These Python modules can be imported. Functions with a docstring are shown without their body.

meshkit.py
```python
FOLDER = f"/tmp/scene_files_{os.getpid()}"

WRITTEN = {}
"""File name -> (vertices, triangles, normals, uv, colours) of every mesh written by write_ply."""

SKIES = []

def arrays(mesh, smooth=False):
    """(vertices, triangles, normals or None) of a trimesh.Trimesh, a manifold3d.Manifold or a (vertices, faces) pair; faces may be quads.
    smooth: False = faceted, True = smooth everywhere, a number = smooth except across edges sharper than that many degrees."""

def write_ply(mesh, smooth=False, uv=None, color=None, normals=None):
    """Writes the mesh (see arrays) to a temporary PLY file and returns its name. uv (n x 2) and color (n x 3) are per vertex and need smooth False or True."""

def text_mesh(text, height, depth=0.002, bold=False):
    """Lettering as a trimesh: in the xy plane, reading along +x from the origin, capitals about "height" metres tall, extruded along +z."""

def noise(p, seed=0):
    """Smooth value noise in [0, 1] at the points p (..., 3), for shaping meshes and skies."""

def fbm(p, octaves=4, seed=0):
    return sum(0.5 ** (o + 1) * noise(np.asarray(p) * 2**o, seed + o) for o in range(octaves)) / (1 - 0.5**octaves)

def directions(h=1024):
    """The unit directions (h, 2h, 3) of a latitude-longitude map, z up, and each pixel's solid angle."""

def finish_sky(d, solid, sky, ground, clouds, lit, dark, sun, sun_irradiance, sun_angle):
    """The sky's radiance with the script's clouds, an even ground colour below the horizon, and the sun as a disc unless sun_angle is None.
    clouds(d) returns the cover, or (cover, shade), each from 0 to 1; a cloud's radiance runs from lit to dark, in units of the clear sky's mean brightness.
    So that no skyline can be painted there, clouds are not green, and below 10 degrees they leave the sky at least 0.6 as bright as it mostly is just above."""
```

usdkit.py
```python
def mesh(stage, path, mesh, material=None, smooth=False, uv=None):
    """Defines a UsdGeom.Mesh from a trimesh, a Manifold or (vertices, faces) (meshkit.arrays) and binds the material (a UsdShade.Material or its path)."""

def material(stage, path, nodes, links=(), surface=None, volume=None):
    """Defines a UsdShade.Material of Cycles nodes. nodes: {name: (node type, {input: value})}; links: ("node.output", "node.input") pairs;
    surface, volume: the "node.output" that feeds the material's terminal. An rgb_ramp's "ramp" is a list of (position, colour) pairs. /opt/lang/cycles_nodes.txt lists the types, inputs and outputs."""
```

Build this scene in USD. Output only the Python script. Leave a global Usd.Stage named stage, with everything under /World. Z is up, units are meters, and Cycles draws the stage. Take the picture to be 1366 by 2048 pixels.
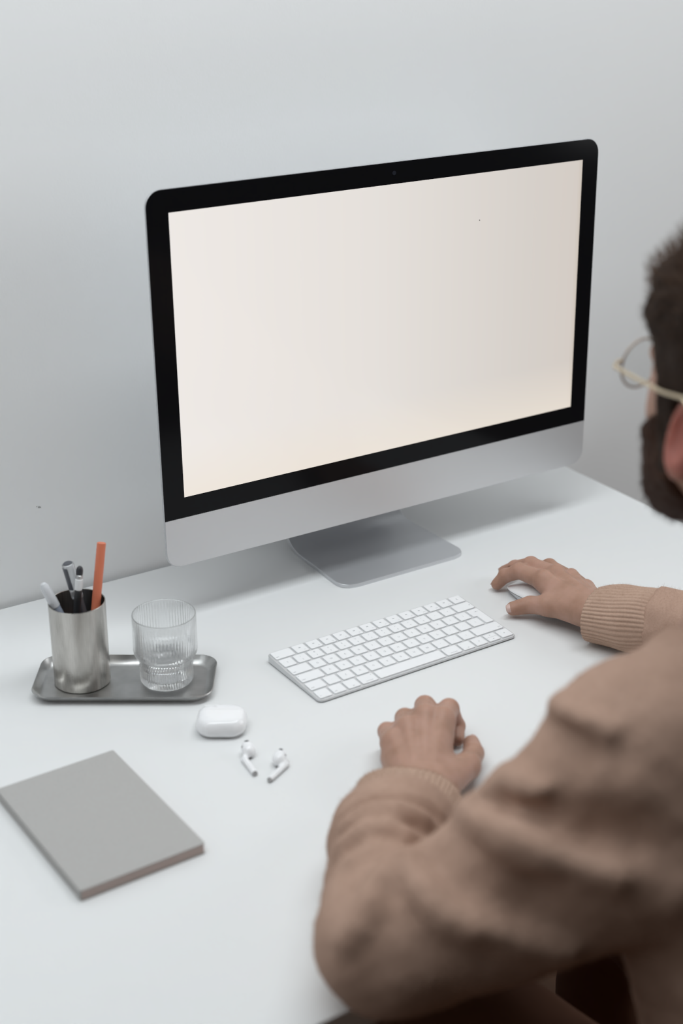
import math, random
import numpy as np
import trimesh
import manifold3d as m3
import usdkit, meshkit
from pxr import Usd, UsdGeom, UsdLux, UsdShade, Gf, Sdf, Vt

random.seed(7)
stage = Usd.Stage.CreateInMemory()
UsdGeom.SetStageUpAxis(stage, UsdGeom.Tokens.z)
UsdGeom.SetStageMetersPerUnit(stage, 1.0)
world = UsdGeom.Xform.Define(stage, '/World')
stage.SetDefaultPrim(world.GetPrim())
ZD = 0.74                      # desk top above the floor; coordinates below are taken from the desk top

# ------------------------------------------------------------------ camera
CAM = np.array([-0.8781, -1.2647, 0.8430])
YAW, PITCH = 0.5672, 0.4088
FPX = 2968.4
cam = UsdGeom.Camera.Define(stage, '/World/camera')
cam.CreateHorizontalApertureAttr(24.0)
cam.CreateVerticalApertureAttr(24.0 * 2048 / 1366)
cam.CreateFocalLengthAttr(24.0 * FPX / 1366)
cam.CreateFStopAttr(2.8)
cam.CreateFocusDistanceAttr(1.78)
cam.CreateClippingRangeAttr(Gf.Vec2f(0.05, 60))
cam.CreateExposureAttr(0.0)
cx = UsdGeom.Xformable(cam)
cx.AddTranslateOp().Set(Gf.Vec3d(CAM[0], CAM[1], CAM[2] + ZD))
cx.AddRotateXYZOp().Set(Gf.Vec3f(90 - math.degrees(PITCH), 0, -math.degrees(YAW)))

# ------------------------------------------------------------------ light
dome = UsdLux.DomeLight.Define(stage, '/World/room_ambience')
dome.CreateColorAttr(Gf.Vec3f(1.0, 0.88, 0.76))
dome.CreateIntensityAttr(0.008)


def rect_light(name, pos, target, w, h, inten, col):
    r = UsdLux.RectLight.Define(stage, '/World/' + name)
    r.CreateWidthAttr(w); r.CreateHeightAttr(h); r.CreateIntensityAttr(inten); r.CreateColorAttr(Gf.Vec3f(*col))
    z = np.array(pos, float) - np.array(target, float); z /= np.linalg.norm(z)
    x = np.cross([0, 1, 0.001], z); x /= np.linalg.norm(x); y = np.cross(z, x)
    m = Gf.Matrix4d(*x, 0, *y, 0, *z, 0, pos[0], pos[1], pos[2] + ZD, 1)
    r.AddTransformOp().Set(m)
    return r


rect_light('ceiling_light', (-0.28, -0.26, 1.72), (-0.28, -0.22, 0.0), 2.4, 0.55, 6.6, (0.935, 0.98, 1.0))
rect_light('window_light', (2.2, -1.10, 1.0), (0.0, 0.1, 0.15), 1.5, 1.5, 3.2, (0.965, 0.99, 1.0))
rect_light('left_window_light', (-2.2, -0.45, 1.1), (0.0, 0.1, 0.15), 1.5, 1.4, 0.9, (0.965, 0.99, 1.0))

# ------------------------------------------------------------------ scene helpers
_used = set()


def uniq(path):
    p, k = path, 0
    while p in _used:
        k += 1
        p = '%s_%03d' % (path, k)
    _used.add(p)
    return p


def tag(prim, label=None, cat=None, group=None, kind=None):
    for k, v in (('label', label), ('category', cat), ('group', group), ('kind', kind)):
        if v:
            prim.SetCustomDataByKey(k, v)
    return prim


def thing(name, label, cat, loc=(0, 0, 0), rz=0.0, group=None):
    x = UsdGeom.Xform.Define(stage, uniq('/World/' + name))
    x.AddTranslateOp().Set(Gf.Vec3d(loc[0], loc[1], loc[2] + ZD))
    x.AddRotateZOp().Set(math.degrees(rz))
    return tag(x.GetPrim(), label, cat, group)


def part(name, mesh, mat, parent, label=None, smooth=35, kind=None):
    pp = parent.GetPath().pathString
    m = usdkit.mesh(stage, uniq(pp + '/' + name), mesh, mat, smooth=smooth)
    return tag(m.GetPrim(), label, None, None, kind)


def struct(name, mesh, mat, label, cat):
    m = usdkit.mesh(stage, uniq('/World/' + name), mesh, mat)
    UsdGeom.Xformable(m).AddTranslateOp().Set(Gf.Vec3d(0, 0, ZD))
    return tag(m.GetPrim(), label, cat, None, 'structure')


def MAT(name, nodes, links=(), surface='p.BSDF', volume=None):
    return usdkit.material(stage, '/World/Looks/' + name, nodes, links, surface=surface, volume=volume)


def plain(name, col, rough=0.5, metal=0.0, **kw):
    return MAT(name, {'p': ('principled_bsdf', dict(base_color=col, roughness=rough, metallic=metal, **kw))})


def srgb(r, g, b):
    return tuple((c / 255 / 12.92 if c <= 10 else ((c / 255 + 0.055) / 1.055) ** 2.4) for c in (r, g, b))


# ------------------------------------------------------------------ mesh helpers
def V(*a):
    return np.array(a, float)


def loft(loops, cap=True, closed=False):
    """loops: list of (N,3) rings, counter-clockwise seen from the end the list runs to."""
    n = len(loops[0]); v = np.vstack(loops); f = []
    K = len(loops)
    i = np.arange(n); j = (i + 1) % n
    for k in range(K if closed else K - 1):
        a = k * n; b = ((k + 1) % K) * n
        f.append(np.stack([a + i, a + j, b + j], 1)); f.append(np.stack([a + i, b + j, b + i], 1))
    if cap and not closed:
        c0, c1 = len(v), len(v) + 1
        v = np.vstack([v, loops[0].mean(0), loops[-1].mean(0)])
        f.append(np.stack([np.full(n, c0), j, i], 1))
        f.append(np.stack([np.full(n, c1), (K - 1) * n + i, (K - 1) * n + j], 1))
    return trimesh.Trimesh(v, np.vstack(f), process=False)


def rr(w, h, r, n=6):
    """rounded rectangle outline, counter-clockwise"""
    p = []
    for sx, sy, a0 in ((1, 1, 0), (-1, 1, 90), (-1, -1, 180), (1, -1, 270)):
        for a in np.radians(np.linspace(a0, a0 + 90, n)):
            p.append((sx * (w / 2 - r) + r * math.cos(a), sy * (h / 2 - r) + r * math.sin(a)))
    return np.array(p)


def at_z(p2, z):
    z = np.broadcast_to(z, (len(p2),))
    return np.column_stack([p2, z])


def slab(w, h, r, z0, z1, b=0.0, n=6, bn=3):
    """rounded plate with bevelled edges"""
    loops = []
    angs = np.radians(np.linspace(0, 90, bn)) if b > 0 else [math.pi / 2]
    for a in angs:
        d = b * (1 - math.sin(a)); loops.append(at_z(rr(w - 2 * d, h - 2 * d, max(r - d, 1e-4), n), z0 + b * (1 - math.cos(a))))
    for a in (angs[::-1] if b > 0 else angs):
        d = b * (1 - math.sin(a)); loops.append(at_z(rr(w - 2 * d, h - 2 * d, max(r - d, 1e-4), n), z1 - b * (1 - math.cos(a))))
    return loft(loops)


def lathe(profile, n=64, mod=None):
    """profile: (r,z) pairs traced so that the outside is to the right going up; closed loop if it returns near the start"""
    a = np.linspace(0, 2 * np.pi, n, endpoint=False)
    loops = []
    for k, (r, z) in enumerate(profile):
        rad = np.full(n, r) if mod is None else mod(k, r, a)
        loops.append(np.column_stack([rad * np.cos(a), rad * np.sin(a), np.full(n, z)]))
    return loops


def cat(*ms):
    return trimesh.util.concatenate(list(ms))


def moved(m, t=(0, 0, 0), R=None):
    m = m.copy()
    if R is not None:
        M = np.eye(4); M[:3, :3] = R; m.apply_transform(M)
    m.apply_translation(t)
    return m


def rotx(a):
    c, s = math.cos(a), math.sin(a); return np.array([[1, 0, 0], [0, c, -s], [0, s, c]])


def roty(a):
    c, s = math.cos(a), math.sin(a); return np.array([[c, 0, s], [0, 1, 0], [-s, 0, c]])


def rotz(a):
    c, s = math.cos(a), math.sin(a); return np.array([[c, -s, 0], [s, c, 0], [0, 0, 1]])


def frame(d, up=(0, 0, 1)):
    d = np.array(d, float); d /= np.linalg.norm(d)
    x = np.cross(up, d); x /= np.linalg.norm(x)
    return np.column_stack([x, np.cross(d, x), d])


# ------------------------------------------------------------------ signed distance modelling
def cone(p, a, b, ra, rb):
    a = np.asarray(a, float); b = np.asarray(b, float); ab = b - a
    t = np.clip(((p - a) @ ab) / (ab @ ab), 0, 1)
    return np.linalg.norm(p - a - t[:, None] * ab, axis=1) - (ra + (rb - ra) * t)


def ell(p, c, r, R=None):
    q = p - np.asarray(c, float)
    if R is not None:
        q = q @ R
    r = np.asarray(r, float)
    k0 = np.linalg.norm(q / r, axis=1); k1 = np.linalg.norm(q / (r * r), axis=1)
    return k0 * (k0 - 1) / np.maximum(k1, 1e-9)


def smin(a, b, k):
    h = np.maximum(k - np.abs(a - b), 0) / k
    return np.minimum(a, b) - h * h * k * 0.25


def smax(a, b, k):
    return -smin(-a, -b, k)


def chain(p, pts, rad):
    d = None
    for i in range(len(pts) - 1):
        c = cone(p, pts[i], pts[i + 1], rad[i], rad[i + 1])
        d = c if d is None else np.minimum(d, c)
    return d


def sdf_mesh(f, lo, hi, h, slack=0.0):
    """surface nets of f<0 on a grid of step h, evaluated only near the surface"""
    lo = np.asarray(lo, float); hi = np.asarray(hi, float)
    nb = np.ceil((hi - lo) / h / 4).astype(int) + 1
    n = nb * 4
    I = np.stack(np.meshgrid(*[np.arange(k) for k in nb], indexing='ij'), -1).reshape(-1, 3)
    dc = f(lo + (I * 4 + 1.5) * h)
    D = np.repeat(np.repeat(np.repeat(dc.reshape(nb), 4, 0), 4, 1), 4, 2).astype(np.float32)
    act = I[np.abs(dc) < h * 5.5 + slack]
    off = np.stack(np.meshgrid(*[np.arange(4)] * 3, indexing='ij'), -1).reshape(-1, 3)
    for s in range(0, len(act), 6000):
        idx = (act[s:s + 6000, None, :] * 4 + off[None]).reshape(-1, 3)
        D[idx[:, 0], idx[:, 1], idx[:, 2]] = f(lo + idx * h)
    S = D < 0
    cnt = np.zeros(n - 1, np.int8)
    for c in np.ndindex(2, 2, 2):
        cnt += S[c[0]:n[0] - 1 + c[0], c[1]:n[1] - 1 + c[1], c[2]:n[2] - 1 + c[2]]
    cells = np.argwhere((cnt > 0) & (cnt < 8))
    vid = np.full(n - 1, -1, np.int64); vid[tuple(cells.T)] = np.arange(len(cells))
    acc = np.zeros((len(cells), 3)); num = np.zeros(len(cells))
    for ax in range(3):
        o = [k for k in range(3) if k != ax]
        for u, w in np.ndindex(2, 2):
            c0 = np.zeros(3, int); c0[o[0]] = u; c0[o[1]] = w
            c1 = c0.copy(); c1[ax] = 1
            a = D[tuple((cells + c0).T)]; b = D[tuple((cells + c1).T)]
            m = (a < 0) != (b < 0)
            t = np.where(m, a / np.where(m, a - b, 1), 0)
            acc[m] += c0 + t[m][:, None] * (c1 - c0); num[m] += 1
    v = lo + (cells + acc / num[:, None]) * h
    faces = []
    for ax in range(3):
        o1, o2 = (ax + 1) % 3, (ax + 2) % 3
        sl0 = [slice(1, n[k] - 1) for k in range(3)]; sl0[ax] = slice(0, n[ax] - 1)
        sl1 = list(sl0); sl1[ax] = slice(1, n[ax])
        A = S[tuple(sl0)]; B = S[tuple(sl1)]
        e = np.argwhere(A != B); base = np.ones(3, int); base[ax] = 0
        flip = A[tuple(e.T)]
        e = e + base
        q = []
        for u, w in ((0, 0), (1, 0), (1, 1), (0, 1)):
            c = e.copy(); c[:, o1] -= u; c[:, o2] -= w
            q.append(vid[tuple(c.T)])
        q = np.stack(q, 1)
        q[~flip] = q[~flip][:, ::-1]
        faces.append(q)
    q = np.vstack(faces)
    q = q[(q >= 0).all(1)]
    return trimesh.Trimesh(v, np.vstack([q[:, [0, 1, 2]], q[:, [0, 2, 3]]]), process=False)


def to_manifold(m):
    return m3.Manifold(m3.Mesh(np.asarray(m.vertices, np.float32), np.asarray(m.faces, np.uint32)))


# ------------------------------------------------------------------ materials
wall_mat = MAT('wall_paint', {
    'g': ('geometry', {}),
    'n': ('noise_texture', {'scale': 260.0, 'detail': 3.0}),
    'b': ('bump', {'strength': 0.06, 'distance': 0.002}),
    's': ('noise_texture', {'scale': 23.0, 'detail': 5.0, 'roughness': 0.75}),
    'r': ('rgb_ramp', {'ramp': [(0, (0.76, 0.767, 0.77)), (0.245, (0.76, 0.767, 0.77)), (0.26, (0.855, 0.862, 0.866)), (1, (0.855, 0.862, 0.866))]}),
    'p': ('principled_bsdf', {'roughness': 0.75}),
}, [('g.position', 'n.vector'), ('n.fac', 'b.height'), ('b.normal', 'p.normal'), ('g.position', 's.vector'), ('s.fac', 'r.fac'), ('r.color', 'p.base_color')])
scuff_mat = plain('scuff', (0.36, 0.36, 0.36), 0.8)
desk_mat = MAT('desk_laminate', {
    'g': ('geometry', {}),
    'n': ('noise_texture', {'scale': 700.0, 'detail': 2.0}),
    'b': ('bump', {'strength': 0.03, 'distance': 0.001}),
    'p': ('principled_bsdf', {'base_color': (0.725, 0.735, 0.738), 'roughness': 0.42}),
}, [('g.position', 'n.vector'), ('n.fac', 'b.height'), ('b.normal', 'p.normal')])
floor_mat = MAT('floor_wood', {
    't': ('texture_coordinate', {}),
    'm': ('mapping', {'scale': (14, 1.2, 1)}),
    'n': ('noise_texture', {'scale': 3.0, 'detail': 5.0}),
    'r': ('rgb_ramp', {'ramp': [(0.3, (0.10, 0.045, 0.02)), (0.7, (0.17, 0.08, 0.04))]}),
    'p': ('principled_bsdf', {'roughness': 0.45}),
}, [('t.object', 'm.vector'), ('m.vector', 'n.vector'), ('n.fac', 'r.fac'), ('r.color', 'p.base_color')])
alu = plain('aluminium', (0.62, 0.63, 0.65), 0.42, 0.75)
alu_chin = plain('aluminium_front', (0.70, 0.705, 0.72), 0.42, 0.6)
alu_kb = plain('aluminium_keyboard', (0.66, 0.67, 0.68), 0.45, 0.5)
black_glass = plain('black_glass', (0.006, 0.006, 0.007), 0.12, 0.0, specular_ior_level=0.12)
lens_mat = plain('webcam_lens', (0.02, 0.022, 0.03), 0.15)
screen_mat = MAT('screen_light', {
    't': ('texture_coordinate', {}),
    'x': ('separate_xyz', {}),
    'mx': ('map_range', {'from_min': -0.3, 'from_max': 0.3, 'to_min': 0.0, 'to_max': 1.0, 'clamp': True}),
    'mz': ('map_range', {'from_min': -0.168, 'from_max': -0.10, 'to_min': 0.7, 'to_max': 0.0, 'clamp': True}),
    'rx': ('rgb_ramp', {'ramp': [(0, srgb(238, 233, 229)), (0.45, srgb(229, 224, 219)), (0.85, srgb(214, 208, 202)), (0.985, srgb(212, 204, 197)), (1.0, srgb(205, 194, 182))]}),
    'mixz': ('mix', {'color2': srgb(236, 226, 213)}),
    'e': ('emission', {'strength': 1.0}),
    'gl': ('glossy_bsdf', {'roughness': 0.1, 'color': (0.02, 0.02, 0.02)}),
    'add': ('add_closure', {}),
}, [('t.object', 'x.vector'), ('x.x', 'mx.value'), ('x.z', 'mz.value'), ('mx.result', 'rx.fac'), ('rx.color', 'mixz.color1'), ('mz.result', 'mixz.fac'),
    ('mixz.color', 'e.color'), ('e.emission', 'add.closure1'), ('gl.BSDF', 'add.closure2')], surface='add.closure')
key_mat = plain('key_plastic', (0.80, 0.81, 0.825), 0.5)
legend_mat = plain('key_print', (0.46, 0.47, 0.49), 0.6)
white_gloss = plain('white_gloss_plastic', (0.84, 0.845, 0.86), 0.12)
seam_dark = plain('seam_dark', (0.03, 0.03, 0.035), 0.4)
dark_mesh = plain('speaker_mesh', (0.035, 0.03, 0.035), 0.5, 0.3)
grey_mesh = plain('grey_mesh', (0.22, 0.22, 0.22), 0.5)
chrome = plain('bud_tip_metal', (0.35, 0.34, 0.34), 0.3, 1.0)
steel = MAT('brushed_steel', {
    't': ('texture_coordinate', {}),
    'm': ('mapping', {'scale': (420, 420, 14)}),
    'n': ('noise_texture', {'scale': 1.0, 'detail': 3.0}),
    'r': ('map_range', {'to_min': 0.24, 'to_max': 0.38}),
    'c': ('noise_texture', {'scale': 1.0, 'detail': 2.0}),
    'm2': ('mapping', {'scale': (75, 75, 22)}),
    'cr': ('rgb_ramp', {'ramp': [(0.3, (0.40, 0.385, 0.36)), (0.7, (0.58, 0.56, 0.53))]}),
    'p': ('principled_bsdf', {'metallic': 1.0}),
}, [('t.object', 'm.vector'), ('m.vector', 'n.vector'), ('n.fac', 'r.value'), ('r.result', 'p.roughness'), ('t.object', 'm2.vector'), ('m2.vector', 'c.vector'), ('c.fac', 'cr.fac'), ('cr.color', 'p.base_color')])
tray_steel = MAT('tray_steel', {
    't': ('texture_coordinate', {}),
    'c': ('noise_texture', {'scale': 40.0, 'detail': 3.0}),
    'cr': ('rgb_ramp', {'ramp': [(0.3, (0.46, 0.46, 0.455)), (0.7, (0.58, 0.58, 0.575))]}),
    'p': ('principled_bsdf', {'metallic': 1.0, 'roughness': 0.33}),
}, [('t.object', 'c.vector'), ('c.fac', 'cr.fac'), ('cr.color', 'p.base_color')])
glass_mat = MAT('ribbed_glass', {
    'p': ('principled_bsdf', {'base_color': (0.99, 0.995, 0.995), 'roughness': 0.02, 'transmission_weight': 1.0, 'ior': 1.45}),
    't': ('transparent_bsdf', {'color': (0.97, 0.975, 0.975)}), 'd': ('translucent_bsdf', {'color': (0.9, 0.91, 0.92)}), 'd2': ('diffuse_bsdf', {'color': (0.9, 0.91, 0.92)}),
    'm': ('mix_closure', {'fac': 0.85}), 'md': ('mix_closure', {'fac': 0.5}), 'm2': ('mix_closure', {'fac': 0.025}),
}, [('t.BSDF', 'm.closure1'), ('p.BSDF', 'm.closure2'), ('d.BSDF', 'md.closure1'), ('d2.BSDF', 'md.closure2'), ('m.closure', 'm2.closure1'), ('md.closure', 'm2.closure2')], surface='m2.closure')
water_mat = plain('water', (0.99, 0.995, 1.0), 0.0, 0.0, transmission_weight=1.0, ior=1.333)
orange_mat = plain('orange_paint', srgb(214, 122, 92), 0.45)
black_plastic = plain('black_plastic', (0.02, 0.021, 0.024), 0.35)
grey_ink = plain('grey_label', (0.075, 0.08, 0.095), 0.4)
clear_plastic = plain('clear_plastic', (0.86, 0.88, 0.90), 0.12, 0.0, transmission_weight=0.75, ior=1.4)
milky_plastic = plain('milky_plastic', (0.80, 0.82, 0.85), 0.3, 0.0, transmission_weight=0.25, ior=1.4)
smoky_plastic = plain('smoky_plastic', (0.16, 0.17, 0.19), 0.25)
blue_grey_ink = plain('blue_grey_ink', (0.30, 0.34, 0.42), 0.4)
white_paint = plain('white_paint', (0.78, 0.79, 0.80), 0.35)
silver_band = plain('silver_band', (0.6, 0.6, 0.6), 0.3, 0.9)
book_cover = MAT('grey_card', {
    't': ('texture_coordinate', {}),
    'n': ('noise_texture', {'scale': 900.0, 'detail': 2.0}),
    'r': ('rgb_ramp', {'ramp': [(0.3, (0.37, 0.362, 0.352)), (0.7, (0.415, 0.408, 0.398))]}),
    'p': ('principled_bsdf', {'roughness': 0.75}),
}, [('t.object', 'n.vector'), ('n.fac', 'r.fac'), ('r.color', 'p.base_color')])
page_mat = MAT('page_edges', {
    't': ('texture_coordinate', {}),
    'm': ('mapping', {'scale': (3, 3, 2600)}),
    'n': ('noise_texture', {'scale': 1.0, 'detail': 1.0}),
    'r': ('rgb_ramp', {'ramp': [(0.3, (0.50, 0.40, 0.37)), (0.7, (0.60, 0.49, 0.45))]}),
    'p': ('principled_bsdf', {'roughness': 0.8}),
}, [('t.object', 'm.vector'), ('m.vector', 'n.vector'), ('n.fac', 'r.fac'), ('r.color', 'p.base_color')])
HC = V(0.014, -0.486, 0.452)          # head centre and turn (used by the skin for the redder ears)
HR = rotz(math.radians(-5)) @ rotx(math.radians(2))
EARP = [tuple(HC + HR @ V(0.088 * s_, -0.016, -0.016) + V(0, 0.6, ZD)) for s_ in (-1, 1)]
skin_mat = MAT('skin', {
    't': ('texture_coordinate', {}),
    'n': ('noise_texture', {'scale': 38.0, 'detail': 4.0}),
    'r': ('rgb_ramp', {'ramp': [(0.3, (0.315, 0.178, 0.122)), (0.5, (0.38, 0.222, 0.162)), (0.7, (0.42, 0.25, 0.192))]}),
    'e1': ('vector_math', {'math_type': 'distance', 'vector2': EARP[0]}), 'e2': ('vector_math', {'math_type': 'distance', 'vector2': EARP[1]}),
    'em': ('math', {'math_type': 'minimum'}), 'er': ('map_range', {'from_min': 0.022, 'from_max': 0.042, 'to_min': 0.75, 'to_max': 0.0, 'clamp': True}),
    'emix': ('mix', {'color2': (0.30, 0.065, 0.05)}),
    'n2': ('noise_texture', {'scale': 420.0, 'detail': 3.0}),
    'b': ('bump', {'strength': 0.12, 'distance': 0.0012}),
    'p': ('principled_bsdf', {'roughness': 0.52, 'subsurface_weight': 0.15, 'subsurface_radius': (1.0, 0.35, 0.2), 'subsurface_scale': 0.004}),
}, [('t.object', 'n.vector'), ('n.fac', 'r.fac'), ('r.color', 'emix.color1'), ('t.object', 'e1.vector1'), ('t.object', 'e2.vector1'), ('e1.value', 'em.value1'), ('e2.value', 'em.value2'), ('em.value', 'er.value'), ('er.result', 'emix.fac'), ('emix.color', 'p.base_color'), ('t.object', 'n2.vector'), ('n2.fac', 'b.height'), ('b.normal', 'p.normal')])
nail_mat = plain('fingernail', (0.56, 0.40, 0.36), 0.28)


def wool(name, ca, cb, bump=0.35):
    return MAT(name, {
        't': ('texture_coordinate', {}),
        'n': ('noise_texture', {'scale': 420.0, 'detail': 4.0, 'roughness': 0.7}),
        'n1': ('noise_texture', {'scale': 22.0, 'detail': 3.0}),
        'mx': ('mix', {'fac': 0.45}),
        'r': ('rgb_ramp', {'ramp': [(0.35, ca), (0.65, cb)]}),
        'b': ('bump', {'strength': bump, 'distance': 0.003}),
        'p': ('principled_bsdf', {'roughness': 0.95, 'specular_ior_level': 0.05, 'sheen_weight': 0.06, 'sheen_roughness': 0.4, 'sheen_tint': (0.9, 0.75, 0.65)}),
    }, [('t.object', 'n.vector'), ('t.object', 'n1.vector'), ('n.color', 'mx.color1'), ('n1.color', 'mx.color2'), ('mx.color', 'r.fac'), ('r.color', 'p.base_color'),
        ('n.fac', 'b.height'), ('b.normal', 'p.normal')])


wool_mat = wool('brown_wool', (0.35, 0.228, 0.172), (0.475, 0.325, 0.255))
cuff_mat = wool('brown_wool_rib', (0.39, 0.265, 0.20), (0.50, 0.355, 0.28), 0.25)
trouser_mat = plain('brown_cloth', (0.17, 0.075, 0.042), 0.9)
hair_mat = plain('dark_brown_hair', (0.022, 0.013, 0.009), 0.7, 0.0, specular_ior_level=0.12)
hair_tip_mat = plain('brown_hair_strands', (0.085, 0.048, 0.030), 0.6, 0.0, specular_ior_level=0.2)
beard_mat = plain('brown_beard', (0.040, 0.019, 0.012), 0.7, 0.0, specular_ior_level=0.12)
gold = plain('gold_wire', (0.66, 0.55, 0.40), 0.35, 1.0)
gold_dark = plain('dull_gold_wire', (0.34, 0.27, 0.22), 0.4, 1.0)
lens_glass = MAT('lens_glass', {'t': ('transparent_bsdf', {'color': (0.97, 0.98, 0.98)}), 'g': ('glossy_bsdf', {'roughness': 0.02}), 'm': ('mix_closure', {'fac': 0.05})},
                 [('t.BSDF', 'm.closure1'), ('g.BSDF', 'm.closure2')], surface='m.closure')
eye_mat = plain('eye_white', (0.75, 0.72, 0.70), 0.2)
shoe_mat = plain('black_leather', (0.015, 0.013, 0.012), 0.4)
seat_mat = plain('dark_seat', (0.03, 0.022, 0.02), 0.6)
leg_mat = plain('white_steel', (0.75, 0.76, 0.77), 0.4)

# ------------------------------------------------------------------ setting
YW = 0.356


def bx(x0, x1, y0, y1, z0, z1):
    m = trimesh.creation.box((x1 - x0, y1 - y0, z1 - z0)); m.apply_translation(((x0 + x1) / 2, (y0 + y1) / 2, (z0 + z1) / 2)); return m


struct('wall_back', bx(-4.5, 4.5, YW, YW + 0.12, -ZD, 2.3), wall_mat, 'plain pale grey painted wall behind the desk', 'wall')
for mx_, mz_, mr_ in ((-0.2886, 0.1203, 0.0012), (-0.2868, 0.1198, 0.0008), (-0.2912, 0.1216, 0.0006), (-0.345, 0.062, 0.0007)):
    mk = trimesh.creation.cylinder(mr_, 0.0003, sections=14)
    part('scuff_mark', moved(mk, (mx_, YW - 0.0002, mz_), rotx(math.pi / 2)), scuff_mat, stage.GetPrimAtPath('/World/wall_back'))
struct('floor', bx(-4.5, 4.5, -4.5, YW, -ZD - 0.05, -ZD), floor_mat, 'dark brown wooden floor under the desk', 'floor')

# ------------------------------------------------------------------ desk
desk = thing('desk', 'white desk with a plain top pushed against the wall', 'desk', (0, 0, -ZD))
DX0, DX1, DY0, DY1 = -1.15, 0.5536, -0.478, 0.3481
dt = slab(DX1 - DX0, DY1 - DY0, 0.003, ZD - 0.026, ZD, 0.0012, 4)
dt.apply_translation(((DX0 + DX1) / 2, (DY0 + DY1) / 2, 0))
part('desktop', dt, desk_mat, desk)
for x in (DX0 + 0.05, DX1 - 0.05):
    for y in (DY0 + 0.05, DY1 - 0.05):
        lg = slab(0.045, 0.045, 0.004, 0, ZD - 0.026, 0.001, 3); lg.apply_translation((x, y, 0))
        part('leg', lg, leg_mat, desk)
fr = cat(bx(DX0 + 0.05, DX1 - 0.05, DY0 + 0.055, DY0 + 0.075, ZD - 0.07, ZD - 0.026), bx(DX0 + 0.05, DX1 - 0.05, DY1 - 0.075, DY1 - 0.055, ZD - 0.07, ZD - 0.026))
part('frame', fr, leg_mat, desk)

# ------------------------------------------------------------------ computer
TILT, MYAW = 0.0218, 0.0045
MC = V(0.1319, 0.2037, 0.3296)
comp = thing('desktop_computer', 'large all-in-one desktop computer with black bezel and blank white screen on a silver stand', 'computer', (MC[0], MC[1], 0), MYAW)


def panel(m):      # local panel frame: x right, y up, z towards the viewer -> thing frame
    R = np.array([[1, 0, 0], [0, math.sin(TILT), -math.cos(TILT)], [0, math.cos(TILT), math.sin(TILT)]])
    return moved(m, (0, 0, MC[2]), R)


BW, BT, BB, BR = 0.6515, 0.1942, -0.2556, 0.019
full = rr(BW, BT - BB, BR, 9) + [0, (BT + BB) / 2]
cy = (BT + BB) / 2
back = []
for k, (s, z) in enumerate([(0.30, -0.058), (0.55, -0.052), (0.78, -0.034), (0.93, -0.014), (0.992, -0.0042), (0.9995, -0.0030), (1.0, -0.0008), (0.9985, -0.0001)]):
    q = (full - [0, cy]) * s + [0, cy]
    back.append(at_z(q, z))
part('housing', panel(loft(back)), alu, comp)
SPL = -0.1935


def clip_loop(poly, keep_above, cut):
    from shapely.geometry import Polygon, box as sbox
    g = Polygon(poly).intersection(sbox(-1, cut, 1, 1) if keep_above else sbox(-1, -1, 1, cut))
    return g


def ext(g, z0, z1):
    m = trimesh.creation.extrude_polygon(g, z1 - z0, engine='earcut'); m.apply_translation((0, 0, z0)); return m


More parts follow.
